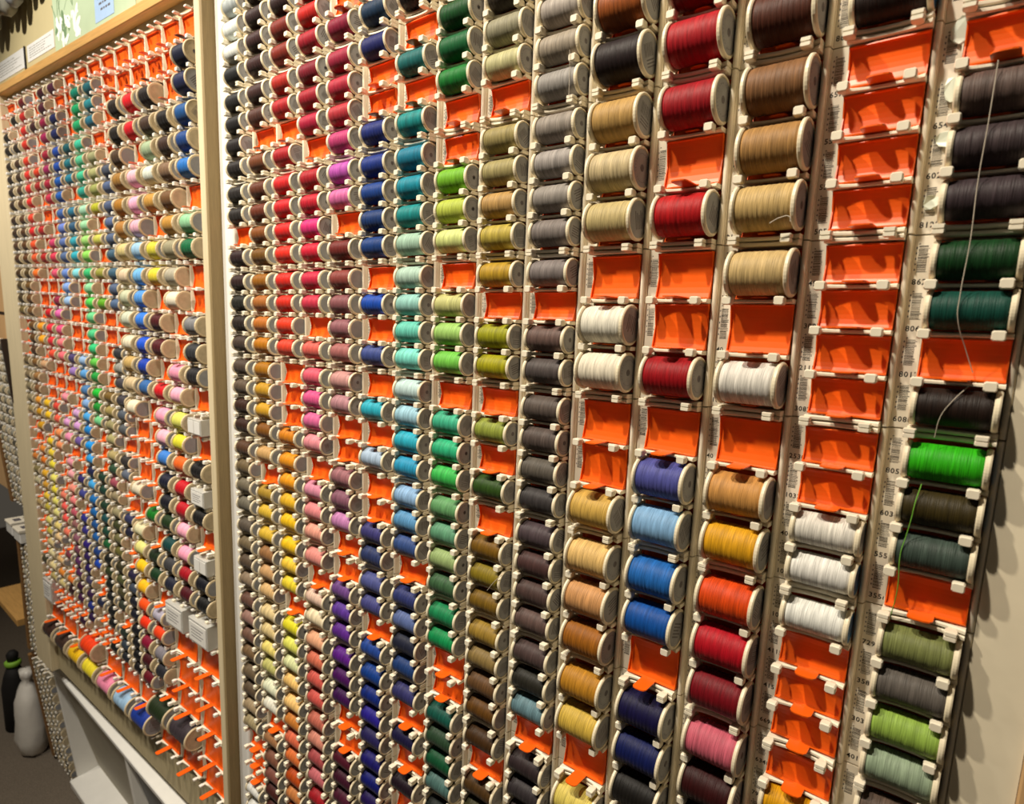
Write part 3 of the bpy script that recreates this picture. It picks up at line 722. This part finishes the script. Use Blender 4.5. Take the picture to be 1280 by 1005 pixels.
# bag and bottle on the carpet
root = empty('dark_bottle', Matrix.Translation(W(-27.4, 27.33, .1))); tag(root, 'dark bottle with a lime green rim on the carpet behind the white bag', 'bottle')
m = MB(); m.lathe([(0, .5), (-.1, .62), (-2.6, .64), (-3.3, .5), (-3.9, .3)], 'black', 24, axis='y'); link('bottle_body', m.mesh('bottle_body'), root)
m = MB(); m.lathe([(-3.9, .34), (-3.95, .4), (-4.15, .4), (-4.2, .34)], 'lime', 24, axis='y'); link('rim', m.mesh('rim'), root)
m = MB(); m.lathe([(-4.2, .26), (-4.6, .3), (-4.8, .16)], 'black', 20, axis='y'); link('cap', m.mesh('cap'), root)
m = MB(); rd = random.Random(5); rings = []
for t, r in ((0, .75), (.04, .95), (.2, 1.05), (.4, 1.03), (.55, .98), (.7, .9), (.82, .72), (.92, .45), (.97, .3), (1.03, .42), (1.1, .5), (1.12, .05)):
    rings.append([(r * (1 + rd.uniform(-.1, .1)) * math.cos(2 * PI * a / 18), -4.3 * t + rd.uniform(-.08, .02) * (t > 0), .7 * r * (1 + rd.uniform(-.1, .1)) * math.sin(2 * PI * a / 18)) for a in range(18)])
m.loft(rings, 'bag', True); o = link('plastic_bag', m.mesh('plastic_bag'), None, Matrix.Translation(W(-24.5, 27.32, .1)))
tag(o, 'crumpled white plastic bag standing on the carpet by the far left rack', 'bag')

# scraps of clear tape left on the label strip
rd = random.Random(3)
for n, (x, y, w_, h_, lb) in enumerate(((14.07, -.03, .17, .3, 'scrap of pale tape at the top of the rightmost label strip'), (14.07, .50, .16, .26, 'scrap of pale tape on rightmost label strip beside the topmost grey spool'),
        (14.06, 1.02, .24, .16, 'pointed scrap of tape on rightmost label strip beside the upper dark grey spool'), (14.03, 1.62, .15, .16, 'scrap of pale tape on rightmost label strip beside the lower dark grey spool'))):
    m = MB(); pts = []
    for a in range(11):
        t = 2 * PI * a / 11; r = rd.uniform(.75, 1.1)
        pts.append((x + w_ * .5 + w_ * .5 * r * math.cos(t), y + h_ * .5 + h_ * .5 * r * math.sin(t), .098 - .03 * rd.random()))
    m.loft([[(a, b, c) for a, b, c in pts], [(a, b, c + .004) for a, b, c in pts]], 'tape')
    tag(link('tape_scrap', m.mesh('tape_scrap'), None, Matrix.Translation(W(0, 0, 0))), lb, 'tape', 'tape scraps')

# loose ends of thread
def strand(label, pts, k, r=.0045, grp=None):
    cu = bpy.data.curves.new('strand', 'CURVE'); cu.dimensions = '3D'; cu.bevel_depth = r * S; cu.bevel_resolution = 2
    s = cu.splines.new('BEZIER'); s.bezier_points.add(len(pts) - 1)
    for b, p in zip(s.bezier_points, pts):
        b.co = W(*p); b.handle_left_type = b.handle_right_type = 'AUTO'
    tmp = bpy.data.objects.new('tmp', cu); col.objects.link(tmp); dg = bpy.context.evaluated_depsgraph_get()
    me = bpy.data.meshes.new_from_object(tmp.evaluated_get(dg)); bpy.data.objects.remove(tmp); bpy.data.curves.remove(cu)
    me.materials.clear(); me.materials.append(M[k]); o = link('loose_thread', me); tag(o, label, 'thread', 'loose thread ends')
def wp(u, v, Z):
    d = RC.transposed() @ Vector(((u - CX) / FPX, (v - CY) / FPX, 1)); t = (Z - CAM[2]) / d.z
    return (CAM[0] + t * d.x, CAM[1] + t * d.y, Z)
strand('long pale thread end hanging over the dark spools in the rightmost column', [wp(1248, 75, -.27), wp(1236, 150, -.27), wp(1222, 230, -.27), wp(1213, 300, -.27), wp(1200, 370, -.27), wp(1197, 395, -.27), wp(1208, 440, -.14), wp(1216, 466, -.08)], 'strand_w')
strand('brown thread end curling over the dark brown spool in the rightmost column', [wp(1214, 480, -.17), wp(1190, 502, -.25), wp(1176, 520, -.265), wp(1168, 547, -.24)], 'strand_w', .004)
strand('green thread end hanging down over the olive spools in the rightmost column', [wp(1152, 605, -.2), wp(1143, 632, -.265), wp(1140, 645, -.27), wp(1132, 672, -.25), wp(1126, 690, -.26), wp(1122, 735, -.22), wp(1112, 775, -.1)], 'strand_g', .005)
strand('short cream thread end on the cream spool in the third column from right', [wp(962, 279, -.37), wp(975, 272, -.37), wp(987, 271, -.365), wp(988, 277, -.36)], 'strand_w', .006)
strand('pale thread end crossing the olive gold spool in the seventh column from right', [wp(609, 738, -.27), wp(618, 727, -.275), wp(627, 719, -.265)], 'strand_w', .005)
strand('thin grey thread end on the second grey spool, sixth column from right', [wp(712, 62, -.27), wp(712, 90, -.26), wp(711, 120, -.27)], 'strand_w', .0035)
strand('pale thread end over the teal spool, ninth column from right', [wp(529, 277, -.25), wp(537, 271, -.275), wp(545, 266, -.28)], 'strand_w', .005)

# ------------------------------------------------------------------ light: ceiling spots over the aisle and the room's own bounce
def spot(X, Y, Z, aim, energy, size=75, rad=.03, colr=(1, .89, .73), blend=.6):
    d = bpy.data.lights.new('ceiling_spot', 'SPOT'); d.energy = energy; d.spot_size = math.radians(size); d.spot_blend = blend
    d.shadow_soft_size = rad; d.color = colr
    o = bpy.data.objects.new('ceiling_spot', d); col.objects.link(o); o.location = W(X, Y, Z)
    v = W(*aim) - o.location; o.rotation_euler = v.to_track_quat('-Z', 'Y').to_euler()
spot(8, -15, -11, (10, 6, 0), 84, 85)
spot(1, -15, -12, (3, 8, 0), 66, 85, colr=(1, .9, .74))
spot(-9, -15, -13, (-8, 10, 0), 82, 90, colr=(1, .94, .85))
spot(-22, -12, -14, (-19, 18, 0), 46, 90, colr=(1, .9, .74))
w = bpy.data.worlds.new('room'); scene.world = w; w.use_nodes = True
w.node_tree.nodes['Background'].inputs['Color'].default_value = (1, .86, .68, 1)
w.node_tree.nodes['Background'].inputs['Strength'].default_value = .06

# ------------------------------------------------------------------ camera
cd = bpy.data.cameras.new('camera'); cam = bpy.data.objects.new('camera', cd); col.objects.link(cam)
cd.sensor_fit = 'HORIZONTAL'; cd.sensor_width = 36; cd.lens = FPX / 1280 * 36
cd.shift_x = (640 - CX) / 1280; cd.shift_y = (CY - 502.5) / 1280; cd.clip_start = .01; cd.clip_end = 60
rx, ry, rz = (TB @ RC.row[i] for i in range(3)); ry = -ry; rz = -rz
cam.matrix_world = Matrix(((rx.x, ry.x, rz.x, 0), (rx.y, ry.y, rz.y, 0), (rx.z, ry.z, rz.z, 0), (0, 0, 0, 1)))
cam.location = W(*CAM)
cd.dof.use_dof = True; cd.dof.focus_distance = .62; cd.dof.aperture_fstop = 9
scene.camera = cam
scene.view_settings.view_transform = 'Standard'; scene.view_settings.look = 'None'
scene.view_settings.exposure = 0; scene.view_settings.gamma = 1; scene.view_settings.use_curve_mapping = False

for o in bpy.data.objects:
    if 'label' in o: assert 4 <= len(o['label'].replace('-', ' ').split()) <= 16, o['label']
